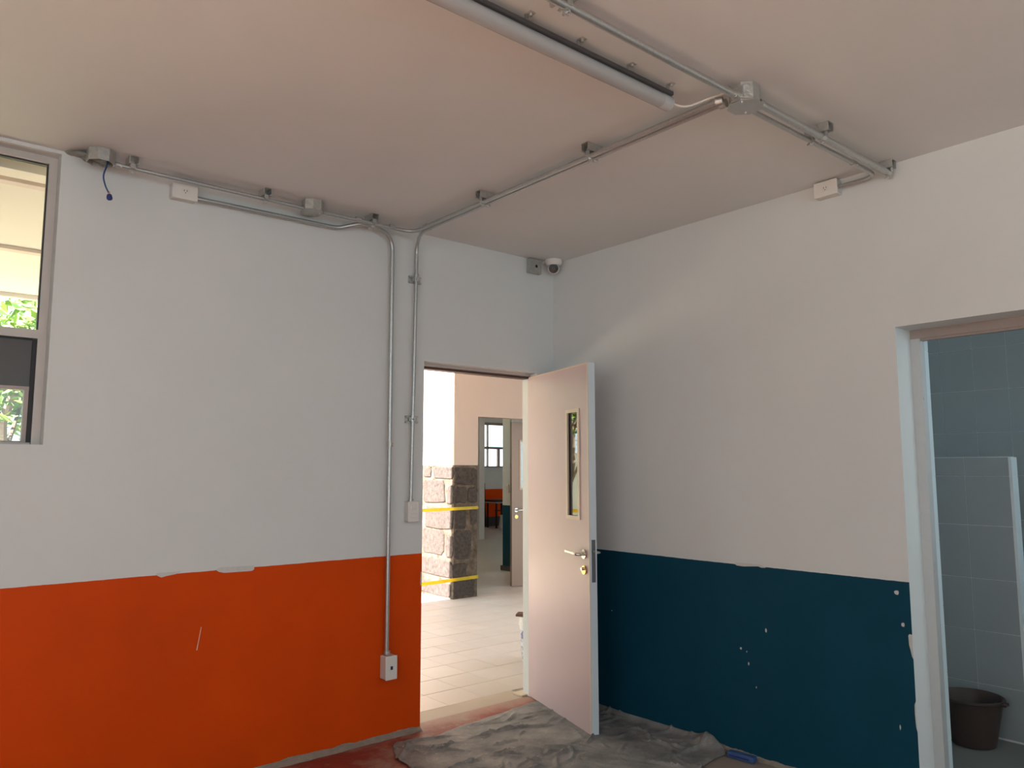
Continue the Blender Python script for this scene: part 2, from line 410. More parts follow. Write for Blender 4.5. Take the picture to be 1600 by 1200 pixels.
chip_x([(2.232, .108), (2.240, .122), (2.252, .115), (2.262, .120), (2.262, .085), (2.252, .078), (2.240, .092)])
chip_x([(2.222, .070), (2.226, .074), (2.250, .050), (2.246, .046)], 'scratch', 'scratch')

# rough cement bead where the back wall meets the floor
m = MB(); b = m.bm; rows = []
for i in range(90):
    x = -4.2+i*(3.155/89); d = .030+.022*noise.noise(V((x*6, 0, 3)))+.012*noise.noise(V((x*20, 1, 3)))
    h = .022+.012*noise.noise(V((x*5, 7, 3)))
    rows.append([b.verts.new((x, -.001, h)), b.verts.new((x, -d*.5, h*.45)), b.verts.new((x, -d, .0012))])
for r0, r1 in zip(rows, rows[1:]):
    for k in range(2): b.faces.new((r0[k], r0[k+1], r1[k+1], r1[k]))
MT['cement'] = simple('rough_cement', lin(140, 131, 120)[:3], 0.9, 0, 0.25, 25, 0.6, 60)
tag(m.build('baseboard_back', MT['cement']), 'rough grey cement bead at the foot of the orange wall', 'baseboard', kind='structure')
m = MB(); b = m.bm; rows = []
for i in range(40):
    y = -2.262+i*(1.0/39); d = .022+.018*noise.noise(V((y*6, 0, 9)))+.01*noise.noise(V((y*20, 1, 9)))
    h = .016+.008*noise.noise(V((y*5, 7, 9)))
    rows.append([b.verts.new((-.001, y, h)), b.verts.new((-d*.5, y, h*.45)), b.verts.new((-d, y, .0012))])
for r0, r1 in zip(rows, rows[1:]):
    for k in range(2): b.faces.new((r1[k], r1[k+1], r0[k+1], r0[k]))
tag(m.build('baseboard_right', MT['cement']), 'rough grey cement bead at the foot of the teal wall', 'baseboard', kind='structure')

# ------------------------------------------------------------------ window 1 (aluminium, back wall)
win = empty('window_1', (-4.28, .07, 1.555), 'grey aluminium window at the left end of the white wall', 'window', kind='structure')
m = MB()
y0, y1 = .072, .125
m.box(-5.6, -2.966, y0, y1, 2.805, 2.835)      # head
m.box(-2.999, -2.966, y0, y1, 1.556, 2.805)    # right stile
m.box(-5.6, -5.55, y0, y1, 1.556, 2.795)
m.box(-5.55, -2.999, y0, y1, 2.016, 2.054)     # transom
m.box(-5.55, -2.999, y0+.02, y1, 1.556, 1.566)
m.build('window_frame', MT['aluw'], win, smooth=False)
m = MB(); m.box(-3.003, -2.999, .088, .115, 2.054, 2.805); m.box(-5.5, -3.003, .088, .115, 2.800, 2.805)
m.box(-3.016, -2.999, .082, .115, 1.566, 2.012); m.box(-5.5, -3.016, .085, .115, 2.008, 2.016)
m.build('gasket', MT['gasket'], win, smooth=False)
MB().box(-5.5, -3.003, .100, .105, 2.054, 2.80).build('pane', MT['glass'], win, smooth=False)
MB().box(-5.5, -3.016, .090, .112, 1.806, 2.008).build('dark_panel', MT['darkpanel'], win, smooth=False)
m = MB(); m.box(-5.5, -3.016, .088, .12, 1.791, 1.806); m.box(-3.034, -3.017, .086, .12, 1.566, 1.791)
m.box(-5.5, -3.034, .088, .12, 1.566, 1.572)
sash = m.build('sash_frame', MT['sash'], win, smooth=False)
MB().box(-5.5, -3.034, .102, .107, 1.572, 1.791).build('pane', MT['glass'], sash, smooth=False)

# ------------------------------------------------------------------ door 1 : frame + open leaf
d1 = empty('door_1', (DX1, .08, 0), 'beige painted door standing open into the room', 'door', kind='structure')
m = MB(); m.box(DX0, DX1, .070, .15, DZ-.018, DZ); m.box(DX0, DX0+.012, .075, .12, 0, DZ-.018)
m.build('door_frame', MT['aluw'], d1, smooth=False)
MB().box(DX0+.012, DX1, .082, .148, DZ-.033, DZ-.018).build('door_stop', MT['brown'], d1, smooth=False)
# leaf, built in its own frame: u along the leaf from hinge, n = outer face normal
hg = V((-.153, .092, 0)); fe = V((-.3905, -.699, 0)); du = (fe-hg).normalized(); L = (fe-hg).length
nn = V((du.y, -du.x, 0))           # towards -x side (visible outer face)
if nn.x > 0: nn = -nn
T = .048
LM = Matrix((du, -nn, V((0, 0, 1)))).transposed().to_4x4(); LM.translation = hg    # local: x along, y = depth (0 outer .. T inner), z up
Z0, Z1 = .006, 2.062
gx0, gx1, gz0, gz1 = L-.265, L-.105, 1.165, 1.800   # glazed slot (outer of its bead)
m = MB()
for (a, b_, c, d) in [(0, gx0, Z0, Z1), (gx1, L-.004, Z0, Z1), (gx0, gx1, Z0, gz0), (gx0, gx1, gz1, Z1)]:
    m.box(a, b_, .0, T, c, d, mat=LM)
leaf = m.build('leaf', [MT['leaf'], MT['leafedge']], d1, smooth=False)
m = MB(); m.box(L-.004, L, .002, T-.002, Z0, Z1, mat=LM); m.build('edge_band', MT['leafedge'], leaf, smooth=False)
m = MB(); m.box(L-.010, L, -.0018, .002, Z0, Z1, mat=LM); m.box(0, L-.010, -.0018, .002, Z1-.008, Z1, mat=LM); m.build('highlight_rim', MT['bead'], leaf, smooth=False)  # edge strip coloured paler than the leaf to paint its highlight
vp = []
m = MB(); bw_ = .016
for (a, b_, c, d) in [(gx0-.004, gx0+bw_, gz0-.004, gz1+.004), (gx1-bw_, gx1+.004, gz0-.004, gz1+.004), (gx0+bw_, gx1-bw_, gz0-.004, gz0+bw_), (gx0+bw_, gx1-bw_, gz1-bw_, gz1+.004)]:
    m.box(a, b_, -.007, .004, c, d, mat=LM)
    m.box(a, b_, T-.004, T+.007, c, d, mat=LM)
m.build('glazing_bead', MT['bead'], d1, smooth=False)
MB().box(gx0+.002, gx1-.002, .010, .015, gz0+.002, gz1-.002, mat=LM).build('pane', MT['dglass'], d1, smooth=False)
# lock edge plate
m = MB(); m.box(L-.001, L+.0015, .013, .037, .822, 1.056, mat=LM); lp = m.build('lock_plate', MT['locksteel'], d1, smooth=False)
MB().box(L, L+.008, .018, .032, .985, 1.0, mat=LM).build('latch', MT['chrome'], lp, smooth=False)
def lv(x, y, z): return LM @ V((x, y, z))
for sgn, yb in ((-1, 0), (1, T)):
    hd = MB().cyl(lv(L-.058, yb, 0.973), lv(L-.058, yb+sgn*.009, 0.973), .026, 24).build('handle', MT['chrome'], d1)
    pts = [lv(L-.058, yb, 0.973), lv(L-.058, yb+sgn*.052, 0.973), lv(L-.19, yb+sgn*.052, 0.980)]
    MB().tube(fillet(pts, .016, 6), .0095, 12).build('lever', MT['chrome'], hd)
    rs = MB().cyl(lv(L-.058, yb, .885), lv(L-.058, yb+sgn*.009, .885), .025, 24).build('lock_rosette', MT['chrome'] if sgn > 0 else MT['brass'], d1)
    MB().tube([lv(L-.058, yb+sgn*.009, .892), lv(L-.058, yb+sgn*.024, .892)], .009, 12).build('lock_cylinder', MT['chrome'], rs)
for z in (.25, 1.05, 1.85):
    MB().cyl(lv(-.001, T+.003, z-.04), lv(-.001, T+.003, z+.04), .005, 10).build('hinge', MT['leaf'], d1)

# ------------------------------------------------------------------ door 2 : bathroom doorway
d2 = empty('door_2', (.17, RY1, 0), 'grey aluminium frame of the open bathroom doorway', 'door', kind='structure')
m = MB()
m.box(.150, .195, RY1-.043, RY1+.001, 0, RZ-.042); m.box(.150, .195, RY0, RY0+.043, 0, RZ-.042)
m.build('door_frame', MT['alu'], d2, smooth=False)
m = MB(); m.box(.150, .195, RY0, RY1, RZ-.042, RZ); m.box(.158, .187, RY0, RY1-.043, RZ-.052, RZ-.042)
m.build('door_header', MT['sash'], d2, smooth=False)
m = MB(); m.box(.195, .2005, RY1-.041, RY1, 0, RZ-.045); m.build('gasket', MT['gasket'], d2, smooth=False)
for z in (.22, 1.0, 1.78):
    MB().cyl(V((.156, RY1-.044, z-.006)), V((.156, RY1-.047, z-.006)), .006, 10).build('screw', MT['bolt'], d2)

# ------------------------------------------------------------------ bathroom
BX = 2.43
tag(MB().box(.15, 2.7, -4.6, -1.0, -.1, 0).build('floor_bathroom', MT['bfloor'], smooth=False), 'dim grey bathroom floor', 'floor', kind='structure')
def tiled_wall(name, label, boxes, tiles, mat='btile'):
    m = MB()
    for b in boxes: m.box(*b)
    wl = m.build(name, MT['grout'], smooth=False); tag(wl, label, 'wall', kind='structure')
    cache = {}
    for (c, s, mt) in tiles:
        k = (tuple(round(q, 4) for q in s), mt)
        if k not in cache:
            o = MB().box(-s[0]/2, s[0]/2, -s[1]/2, s[1]/2, -s[2]/2, s[2]/2, bev=.0006).build('tile', MT[mt], smooth=False)
            cache[k] = o.data; bpy.data.objects.remove(o)
        put('tile', cache[k], c, wl)
TW, TH = .2125, .2965
tl = []
for i in range(9):
    for j in range(9):
        yc = -1.735-TW/2-TW*(i-2); zc = 1.999-TH/2+TH*(j-6)
        tl.append(((BX-(.0012), yc, zc), (.0024, TW-.0022, TH-.0022), 'btile'))
tiled_wall('wall_bathroom', 'blue grey tiled wall at the back of the bathroom', [(BX, BX+.15, -4.6, -1.0, 0, H), (.15, BX, -1.15, -1.0, 0, H), (.15, BX, -4.6, -4.45, 0, 1.25), (.15, .4, -4.6, -4.45, 1.25, H), (2.3, BX, -4.6, -4.45, 1.25, H), (.4, 2.3, -4.6, -4.45, 2.6, H)], tl)
# low tiled partition
PX = 1.262
tl = []
zs = [0, .01, .277, .562, .845, 1.137, 1.41, 1.515]
for a, b in zip(zs[1:], zs[2:]):
    for j in range(5):
        y1_ = -2.058+.225*j; tl.append(((PX-.0012, y1_-.1125, (a+b)/2), (.0024, .2228, b-a-.0022), 'btile'))
    tl.append(((PX+.043, -2.294-.0012, (a+b)/2), (.086, .0024, b-a-.0022), 'etile'))
for j in range(5): tl.append(((PX+.043, -2.058+.225*j-.1125, 1.5162), (.086, .2228, .0024), 'etile'))
tiled_wall('partition_wall', 'low blue grey tiled partition in the bathroom', [(PX, PX+.086, -2.294, -1.15, 0, 1.515)], tl)
# tiled jamb behind the aluminium frame
tl = []
for k in range(8):
    tl.append(((.272, RY1+.0008, .075+.298*k), (.143, .0024, .2958), 'etile'))
tiled_wall('trim_1', 'tiled jamb of the bathroom doorway', [(.2005, .343, RY1+.002, RY1+.12, 0, 2.3), (.2005, .343, RY1+.12, -1.15, 0, H), (.15, .343, RY0, RY1+.12, RZ+.01, H)], tl)

# ------------------------------------------------------------------ porch, far wing, courtyard
FY = 3.44; PXF = 1.656
pf = MB().box(-12, 5.5, .10, 4.3, -.1, -.004).build('floor_porch', MT['pgrout'], smooth=False)
tag(pf, 'cream tiled porch floor beyond the open door', 'floor', kind='structure')
TP = .2786
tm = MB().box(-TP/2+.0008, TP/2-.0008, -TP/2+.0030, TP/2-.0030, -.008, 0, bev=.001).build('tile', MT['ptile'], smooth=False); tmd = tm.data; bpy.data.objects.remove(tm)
for i in range(-4, 15):
    for j in range(0, 14):
        x, y = .04+TP*i, .265+TP/2+TP*(j-1)+.0
        if y-TP/2 < .09 or y > 4.1 or x < -1.25 or (x > 1.62+y*.35+1.6): continue
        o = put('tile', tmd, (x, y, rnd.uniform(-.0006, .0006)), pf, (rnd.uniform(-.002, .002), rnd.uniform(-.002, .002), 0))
m = MB(); m.box(-1.045, -.15, .10, .27, -.1, -.0005)
tag(m.build('trim_2', simple('dusty_threshold', (0.45, 0.37, 0.29), 0.6, 0, 0.08, 6), smooth=False), 'dusty cream threshold between red floor and porch tiles', 'trim', kind='structure')
m = MB(); m.box(-12, 5.5, .15, FY, H, H+.12); m.box(-12, PXF-.01, FY-.06, FY+.0, H-.035, H)
tag(m.build('ceiling_porch', MT['soffit'], smooth=False), 'cream porch soffit seen through the window', 'ceiling', kind='structure')
m = MB(); m.box(-6, -2.2, .25, .37, H-.045, H-.001)
tag(m.build('trim_3', simple('grey_beam_paint', (0.80, 0.74, 0.66), .6), smooth=False), 'grey beam under the porch soffit near the window head', 'trim', kind='structure')
m = MB(); m.box(-6, -2.0, .475, .535, H-.03, H-.001)
tag(m.build('trim_4', simple('mauve_batten_paint', (0.66, 0.55, 0.50), .6), smooth=False), 'narrow mauve batten under the porch soffit', 'trim', kind='structure')
m = MB(); m.box(-6, -1.5, 1.86, 1.93, H-.022, H-.001)
tag(m.build('trim_5', simple('joint_batten', (0.62, 0.52, 0.44), .6), smooth=False), 'thin batten across the middle of the porch soffit', 'trim', kind='structure')

# far wall of the porch with a wide doorway; its left end is a bare stone pillar
m = MB()
m.box(PXF+.345, 3.75, FY, FY+.15, 2.072, H); m.box(PXF, PXF+.345, FY, 4.6, 1.5, H); m.box(3.75, 5.6, FY, FY+.15, 0, H); m.box(5.6, 10, FY, FY+.15, 0, .3); m.box(5.6, 10, FY, FY+.15, 2.7, H); m.box(10, 14.15, FY, FY+.15, 0, H); m.box(5.35, 5.5, .15, FY, 0, H)  # includes an unseen opening further right, added to light the wall stub
m.box(PXF, PXF+.2, 4.6, 5.2, 0, H); m.box(PXF, PXF+.2, 8.8, 12.25, 0, H); m.box(PXF, PXF+.2, 5.2, 8.8, 0, 1.5); m.box(PXF, PXF+.2, 5.2, 8.8, 2.65, H)
tag(m.build('wall_far', MT['cream'], smooth=False), 'cream wall above the far doorway across the porch', 'wall', kind='structure')
pil = MB().box(PXF+.004, PXF+.341, FY+.004, 4.6, 0, 1.5).build('pillar', MT['mortar'], smooth=False)
tag(pil, 'bare stone pillar below white plaster across the porch', 'pillar', kind='structure')
def stone_poly(w_, h_, k=3):
    pts = []
    for sx, sy in ((0, 0), (1, 0), (1, 1), (0, 1)):
        cx, cy = sx*w_, sy*h_; c = min(w_, h_)*rnd.uniform(.06, .22)
        d1_ = (1 if sx == 0 else -1); d2_ = (1 if sy == 0 else -1)
        a, b = (cx+d1_*c, cy), (cx, cy+d2_*c)
        order = [b, a] if (sx, sy) in ((0, 0), (1, 1)) else [a, b]
        pts += order
        nx = {(0, 0): (.5*w_, 0), (1, 0): (w_, .5*h_), (1, 1): (.5*w_, h_), (0, 1): (0, .5*h_)}[(sx, sy)]
        pts.append(nx)
    return [(p[0]+rnd.uniform(-.012, .012), p[1]+rnd.uniform(-.010, .010)) for p in pts]
def stone_left(ya, yb, za, zb, d):       # on the -x face
    w_, h_ = yb-ya, zb-za
    MB().prism(stone_poly(w_, h_), (PXF+.02, yb, za), (0, -1, 0), (0, 0, 1), d+.02, bev=.008).build('stone', MT['stone'], pil, smooth=False)
def stone_front(xa, xb, za, zb, d):      # on the -y face
    MB().prism(stone_poly(xb-xa, zb-za), (xa, FY+.02, za), (1, 0, 0), (0, 0, 1), d+.02, bev=.008).build('stone', MT['stone'], pil, smooth=False)
zv = lambda v: 1.5-(v-60)*1.5/1100
yv = lambda u_: 3.44+(285-u_)/240*.61
xv = lambda u_: PXF+(u_-290)/175*.34
for (u0, u1, v0, v1) in [(45, 105, 75, 160), (125, 283, 72, 172), (45, 215, 185, 378), (240, 284, 230, 385), (62, 284, 418, 592), (38, 212, 606, 810), (224, 284, 645, 832), (28, 276, 850, 988), (28, 268, 1035, 1145)]:
    stone_left(yv(u1), min(yv(u0), 4.09), zv(v1), zv(v0), rnd.uniform(.006, .016))
for (z0_, z1_) in [(1.22, 1.48), (.92, 1.19), (.62, .88), (.30, .58), (.03, .27)]:
    stone_left(4.12, 4.5, z0_, z1_, .01)
for (u0, u1, v0, v1) in [(296, 465, 80, 228), (294, 380, 238, 376), (392, 462, 250, 372), (292, 380, 420, 590), (412, 458, 415, 560), (288, 420, 602, 838), (284, 384, 868, 992), (296, 445, 1004, 1142)]:
    stone_front(xv(u0), min(xv(u1), 1.992), zv(v1), zv(v0), rnd.uniform(.004, .014))

# plain column the caution tape runs to, outside the frame on the left
m = MB(); m.box(-5.3, -4.95, FY, FY+.35, 0, H)
tag(m.build('column', MT['cream'], smooth=False), 'cream porch column far to the left', 'column', kind='structure')

def tape(z_left, z_right, h_, label):
    m = MB(); b = m.bm; rows = []
    n_ = 40
    for i in range(n_+1):
        s = i/n_; x = -4.95+s*(PXF+.34+4.95); z = z_left+(z_right-z_left)*s-.10*4*s*(1-s)*.35
        tw = .35*math.sin(s*9+z_right*5)
        y = FY-.0185
        rows.append([b.verts.new((x, y-.0006-.006*abs(tw), z-h_/2)), b.verts.new((x, y, z+h_/2))])
    for r0, r1 in zip(rows, rows[1:]): b.faces.new((r0[0], r1[0], r1[1], r0[1]))
    bmesh.ops.solidify(b, geom=b.faces[:], thickness=.0006)
    return tag(m.build('caution_tape', MT['tape'], origin=(-4.95, FY, z_left)), label, 'tape', 'caution tapes at the stone pillar')
tape(1.06, 1.012, .034, 'yellow caution tape stretched across the upper half of stone pillar')
tape(.21, .226, .036, 'yellow caution tape stretched across the foot of stone pillar')

# far room
tag(MB().box(PXF-1.7, PXF, 4.75, 12.25, H, H+.12).build('ceiling_added_sunshade', MT['soffit'], smooth=False), 'added eave, out of view, shading the side openings of the far wing', 'ceiling', kind='structure')  # added unseen roof strip that keeps direct sun out of the far room
m = MB(); m.box(PXF+.345, 14, FY, 12.25, -.1, -.001)
tag(m.build('floor_far_room', MT['ffloor'], smooth=False), 'pale floor of the far room', 'floor', kind='structure')
m = MB(); m.box(PXF, 14, FY+.15, 12.25, H, H+.12)
tag(m.build('ceiling_far_room', MT['white'], smooth=False), 'ceiling of the far room', 'ceiling', kind='structure')
FW = 12.1
MT['forange'] = banded('far_room_orange', (0.80, 0.082, 0.006, 1), 'x', .95)
m = MB()
m.box(PXF+.2, 14, FW, FW+.15, 0, 1.50); m.box(PXF+.2, 14, FW, FW+.15, 2.68, H); m.box(PXF+.2, 8.2, FW, FW+.15, 1.5, 2.68); m.box(10.4, 14, FW, FW+.15, 1.5, 2.68)
m.box(14, 14.15, FY, FW+.15, 0, H)
tag(m.build('wall_far_room', MT['forange'], smooth=False), 'far room wall with orange lower band under windows', 'wall', kind='structure')
m = MB(); m.box(PXF+.2, 13.9, FW-.02, FW, 0, .24)
tag(m.build('baseboard_far', MT['base'], smooth=False), 'dark baseboard under the far orange band', 'baseboard', kind='structure')
w2 = empty('window_2', (9, FW, 1.5), 'bright window above the orange band in the far room', 'window', kind='structure')
m = MB()
for z0_, z1_ in ((1.5, 1.54), (1.985, 2.045), (2.61, 2.68)): m.box(8.2, 10.4, FW+.03, FW+.09, z0_, z1_)
for x0_, x1_ in ((8.2, 8.26), (10.34, 10.4)): m.box(x0_, x1_, FW+.03, FW+.09, 1.54, 2.61)
for x0_, x1_ in ((8.985, 9.02),): m.box(x0_, x1_, FW+.03, FW+.09, 1.54, 2.61)
for x0_, x1_ in ((9.335, 9.405), (8.64, 8.68)): m.box(x0_, x1_, FW+.03, FW+.09, 1.54, 1.985)
m.build('window_frame', MT['sash'], w2, smooth=False)
for x0_, x1_ in ((8.26, 8.985), (9.02, 10.34)):
    MB().box(x0_, x1_, FW+.05, FW+.055, 2.045, 2.61).build('pane', MT['glass'], w2, smooth=False)
for x0_, x1_ in ((8.26, 8.64), (8.68, 8.985), (9.02, 9.335), (9.405, 10.34)):
    MB().box(x0_, x1_, FW+.05, FW+.055, 1.54, 1.985).build('pane', MT['glass'], w2, smooth=False)
tag(MB().box(6.455, 6.600, 9.19, 9.33, 0, H, bev=.006).build('column', MT['post'], smooth=False), 'slim pale post standing in the far room', 'column', kind='structure')
# wall stub with teal band inside the far room
MT['steal'] = banded('white_over_teal_stub', (0.006, 0.060, 0.102, 1), 'y', .932)
tag(MB().box(3.715, 8.0, 4.90, 5.075, 0, H).build('wall_stub', MT['steal'], smooth=False), 'short white wall with teal lower band inside the far doorway', 'wall', kind='structure')
tag(MB().box(3.690, 8.0, 4.875, 5.10, 0, .068, bev=.004).build('baseboard_stub', MT['base'], smooth=False), 'dark baseboard at the foot of the teal wall stub', 'baseboard', kind='structure')
sp = empty('light_switch', (3.715, 4.955, 1.17), 'pale switch plate with conduit on the white wall stub in the far room', 'switch')
MB().box(3.690, 3.7155, 4.915, 4.985, 1.115, 1.235, bev=.004).build('plate', MT['plastic'], sp, smooth=False)
MB().box(3.686, 3.691, 4.932, 4.968, 1.135, 1.215, bev=.002).build('rocker', MT['plastic2'], sp, smooth=False)
tag(MB().tube([(3.731, 4.886, 1.06), (3.731, 4.886, 2.84)], .012, 10).build('conduit', MT['galv'], origin=(3.731, 4.886, 1.06)), 'steel conduit running up the white wall stub in the far room', 'conduit', 'conduits')

# far door leaf, slightly ajar
d3 = empty('door_3', (3.60, 3.56, 0), 'beige door standing ajar in the far doorway', 'door', kind='structure')
hx = V((3.66, 3.57, 0)); fx = V((2.771, 3.742, 0)); du3 = (hx-fx).normalized(); n3 = V((du3.y, -du3.x, 0))
if n3.y > 0: n3 = -n3
L3 = (hx-fx).length
LM3 = Matrix((du3, -n3, V((0, 0, 1)))).transposed().to_4x4(); LM3.translation = fx
a0, a1, c0, c1 = .112, .262, 1.20, 1.82
m = MB()
for q in [(0, a0, .006, 2.05), (a1, L3, .006, 2.05), (a0, a1, .006, c0), (a0, a1, c1, 2.05)]: m.box(q[0], q[1], 0, .045, q[2], q[3], mat=LM3)
m.build('leaf', simple('shaded_beige_door_paint', (0.340, 0.246, 0.196), .4, 0, .05, 3), d3, smooth=False)  # near door's paint darkened, standing in for weaker light on this leaf
m = MB()
for q in [(a0-.004, a0+.016, c0-.004, c1+.004), (a1-.016, a1+.004, c0-.004, c1+.004), (a0+.016, a1-.016, c0-.004, c0+.016), (a0+.016, a1-.016, c1-.016, c1+.004)]: m.box(q[0], q[1], -.008, .004, q[2], q[3], mat=LM3)
m.build('glazing_bead', simple('beige_glazing_bead', (0.56, 0.43, 0.34), .4), d3, smooth=False)
MB().box(a0, a1, .025, .03, c0, c1, mat=LM3).build('pane', MT['dglass'], d3, smooth=False)
hd = MB().cyl(LM3 @ V((.06, 0, .942)), LM3 @ V((.06, -.009, .942)), .026, 16).build('handle', MT['chrome'], d3)
MB().tube(fillet([LM3 @ V((.06, 0, .942)), LM3 @ V((.06, -.05, .942)), LM3 @ V((.19, -.05, .945))], .015, 5), .0095, 10).build('lever', MT['chrome'], hd)
MB().cyl(LM3 @ V((.06, 0, .86)), LM3 @ V((.06, -.012, .86)), .025, 16).build('lock_rosette', MT['brass'], d3)

# things at the far orange wall
dk = empty('desk', (8.85, 11.55, 0), 'small grey topped desk on black legs by the far orange wall', 'desk')
MB().box(8.645, 9.20, 11.35, 11.80, .615, .645, bev=.004).build('desk_top', MT['deskgrey'], dk, smooth=False)
for x, y in ((8.70, 11.40), (9.15, 11.40), (8.70, 11.75), (9.15, 11.75)):
    MB().box(x-.018, x+.018, y-.018, y+.018, 0, .615).build('leg', MT['blackmetal'], dk, smooth=False)
MB().box(8.64, 9.2, 11.34, 11.8, .645, .70, bev=.01).build('book_tray', MT['blackmetal'], dk, smooth=False)
MB().box(8.66, 9.18, 11.385, 11.41, .42, .45).build('stretcher', MT['blackmetal'], dk, smooth=False)
tag(MB().tube([(8.72, 11.86, 0), (8.715, 11.92, 1.11)], .021, 10).build('pole', MT['blackmetal'], origin=(8.72, 11.86, 0)), 'black pole standing upright behind the far grey desk', 'pole')
m = MB(); m.lathe([(0, 0), (.13, .0), (.145, .05), (.125, .18), (.10, .27), (.12, .33), (.03, .32), (0, .31)], (8.78, 11.19, 0), n=14)
b = m.bm
for v in b.verts: v.co += V((noise.noise(v.co*9), noise.noise(v.co*9+V((5, 0, 0))), 0))*.025
tag(m.build('sack', MT['sack'], origin=(8.78, 11.19, 0)), 'crumpled white sack on the floor before the far desk', 'sack')
tag(MB().box(9.0, 9.3, 11.05, 11.25, 0, .33, bev=.012).build('block', MT['block'], smooth=False, origin=(9.15, 11.15, 0)), 'grey brown box on the floor beside the white sack', 'box')

# courtyard
tag(MB().box(-45, 45, -7.6, 45, -.3, -.12).build('ground', MT['ground'], smooth=False), 'sunlit courtyard ground', 'ground', kind='structure')
tag(MB().box(-16, PXF, 13.5, 13.7, -.12, 1.85).build('wall_courtyard', MT['courtwall'], smooth=False), 'low white wall at the end of the courtyard', 'wall', kind='structure')
tag(MB().box(-14, PXF-.002, FY+.01, 6.2, -.12, -.03).build('path', simple('pale_concrete_path', (0.84, 0.74, 0.58), .85, 0, .05, 2), smooth=False), 'sunlit pale concrete path along the porch edge', 'path', kind='structure')
tag(MB().box(-20, PXF-.002, 6.2, 13.5, -.12, -.06).build('lawn', simple('dry_lawn', (0.17, 0.17, 0.07), .9, 0, .3, 5), smooth=False), 'dry lawn under the courtyard trees', 'lawn', kind='structure')
def tree(x, y, h, r, n_, label):
    t_ = empty('tree', (x, y, -.12), label, 'tree', 'courtyard trees')
    pts = [V((x+.12*math.sin(k*1.3), y+.1*math.cos(k*1.7), -.12+h*.75*k/6)) for k in range(7)]
    MB().tube(pts, [.11-.012*k for k in range(7)], 9).build('trunk', MT['bark'], t_)
    m = MB(); b = m.bm
    for k in range(6):
        a = k*1.05+x; p0 = pts[2+k//2]; p1 = V((x+r*.75*math.cos(a), y+r*.75*math.sin(a), h*(.5+.07*k)))
        m.tube([p0, (p0+p1)/2+V((0, 0, .15)), p1], [.035, .022, .008], 6)
    m.build('branch', MT['bark'], t_)
    vs_, fs = [], []
    cl = [V((x+r*rnd.uniform(-.75, .75), y+r*rnd.uniform(-.75, .75), h*rnd.uniform(.36, .92))) for _ in range(16)]
    for i in range(n_):
        c = rnd.choice(cl); q = V((rnd.gauss(0, 1), rnd.gauss(0, 1), rnd.gauss(0, .8)))*r*.24; p = c+q
        u_ = V((rnd.uniform(-1, 1), rnd.uniform(-1, 1), rnd.uniform(-.8, .4))).normalized(); v_ = u_.orthogonal().normalized()
        s = rnd.uniform(.05, .10); k = len(vs_)
        vs_ += [p-u_*s*1.3, p+v_*s*.45, p+u_*s*1.3, p-v_*s*.45]; fs.append((k, k+1, k+2, k+3))
    me = bpy.data.meshes.new('foliage'); og = V((x, y, -.12)); me.from_pydata([tuple(v-og) for v in vs_], [], fs); me.materials.append(MT['foliage'])
    o = bpy.data.objects.new('foliage', me); col.objects.link(o); o.parent = t_; o['kind'] = 'stuff'
tree(-2.0, 8.6, 4.4, 1.45, 5200, 'leafy green tree seen through the lower window sash')
tree(-.1, 12.0, 5.0, 1.2, 4200, 'leafy green tree deeper in the courtyard near the white wall')
tree(-5.6, 10.2, 4.8, 1.3, 4200, 'leafy green tree at the left side of the courtyard')

# ================================================================== THINGS
# ---- conduits -----------------------------------------------------
ZC = 2.798                       # axis height of pipes hung under the ceiling
def conduit(label, pts, r, rad, joints=(), group='steel conduits'):
    p = fillet(pts, rad, 8)
    c = MB().tube(p, r, 14).build('conduit', MT['galv'], origin=pts[0])
    tag(c, label, 'conduit', group)
    for a, b in joints:
        a, b = V(a), V(b); d = (b-a).normalized()
        m = MB(); m.tube([a, b], r*1.28, 14)
        mid = (a+b)/2; side = d.cross(V((0, 0, 1)))
        if side.length < .1: side = V((1, 0, 0))
        side = (side.normalized()+V((0, 0, -.6 if abs(d.z) < .5 else 0))).normalized()
        for s in (.25, .75): q = a+(b-a)*s; m.cyl(q, q+side*(r*1.28+.007), .0035, 8)
        m.build('coupling', MT['galvbox'], c)
    return c
R1, R2 = .0128, .0098
# from the far-left outlet along the wall, dodging up to the clamp, then down to the network socket
conduit('long steel conduit from upper left outlet bending down to the network socket',
        [(-2.40, -.030, 2.756), (-1.64, -.030, 2.762), (-1.525, -.093, 2.799), (-1.43, -.090, 2.797), (-1.292, -.030, 2.775), (-1.287, -.030, .455)], .0118, [.12, .12, .12, .15],
        [((-1.287, -.030, .47), (-1.287, -.030, .452)), ((-1.2885, -.030, 1.60), (-1.2884, -.030, 1.575))])
# octagonal box -> clamp -> swept across onto the ceiling
conduit('steel conduit from octagonal box sweeping off the wall onto the ceiling run',
        [(-1.775, -.125, 2.798), (-1.36, -.130, 2.797), (-1.225, -.140, 2.796), (-1.225, -2.205, ZC)], .0108, [.2, .14],
        [((-1.585, -.1275, 2.801), (-1.555, -.128, 2.801)), ((-1.375, -.130, 2.802), (-1.345, -.1315, 2.802)), ((-1.225, -.255, 2.80), (-1.225, -.285, 2.80))])
# ceiling run, right pipe, bending down to the light switch
conduit('steel conduit from the ceiling junction box down to the light switch by the door',
        [(-1.192, -2.205, ZC), (-1.192, -.20, ZC), (-1.125, -.027, 2.795), (-1.1250, -.027, 2.60), (-1.143, -.027, 1.272)], R2, [.30, .13, .1],
        [((-1.192, -.235, ZC), (-1.192, -.27, ZC)), ((-1.1428, -.027, 1.285), (-1.143, -.027, 1.268)), ((-1.1255, -.027, 2.595), (-1.126, -.027, 2.565))])
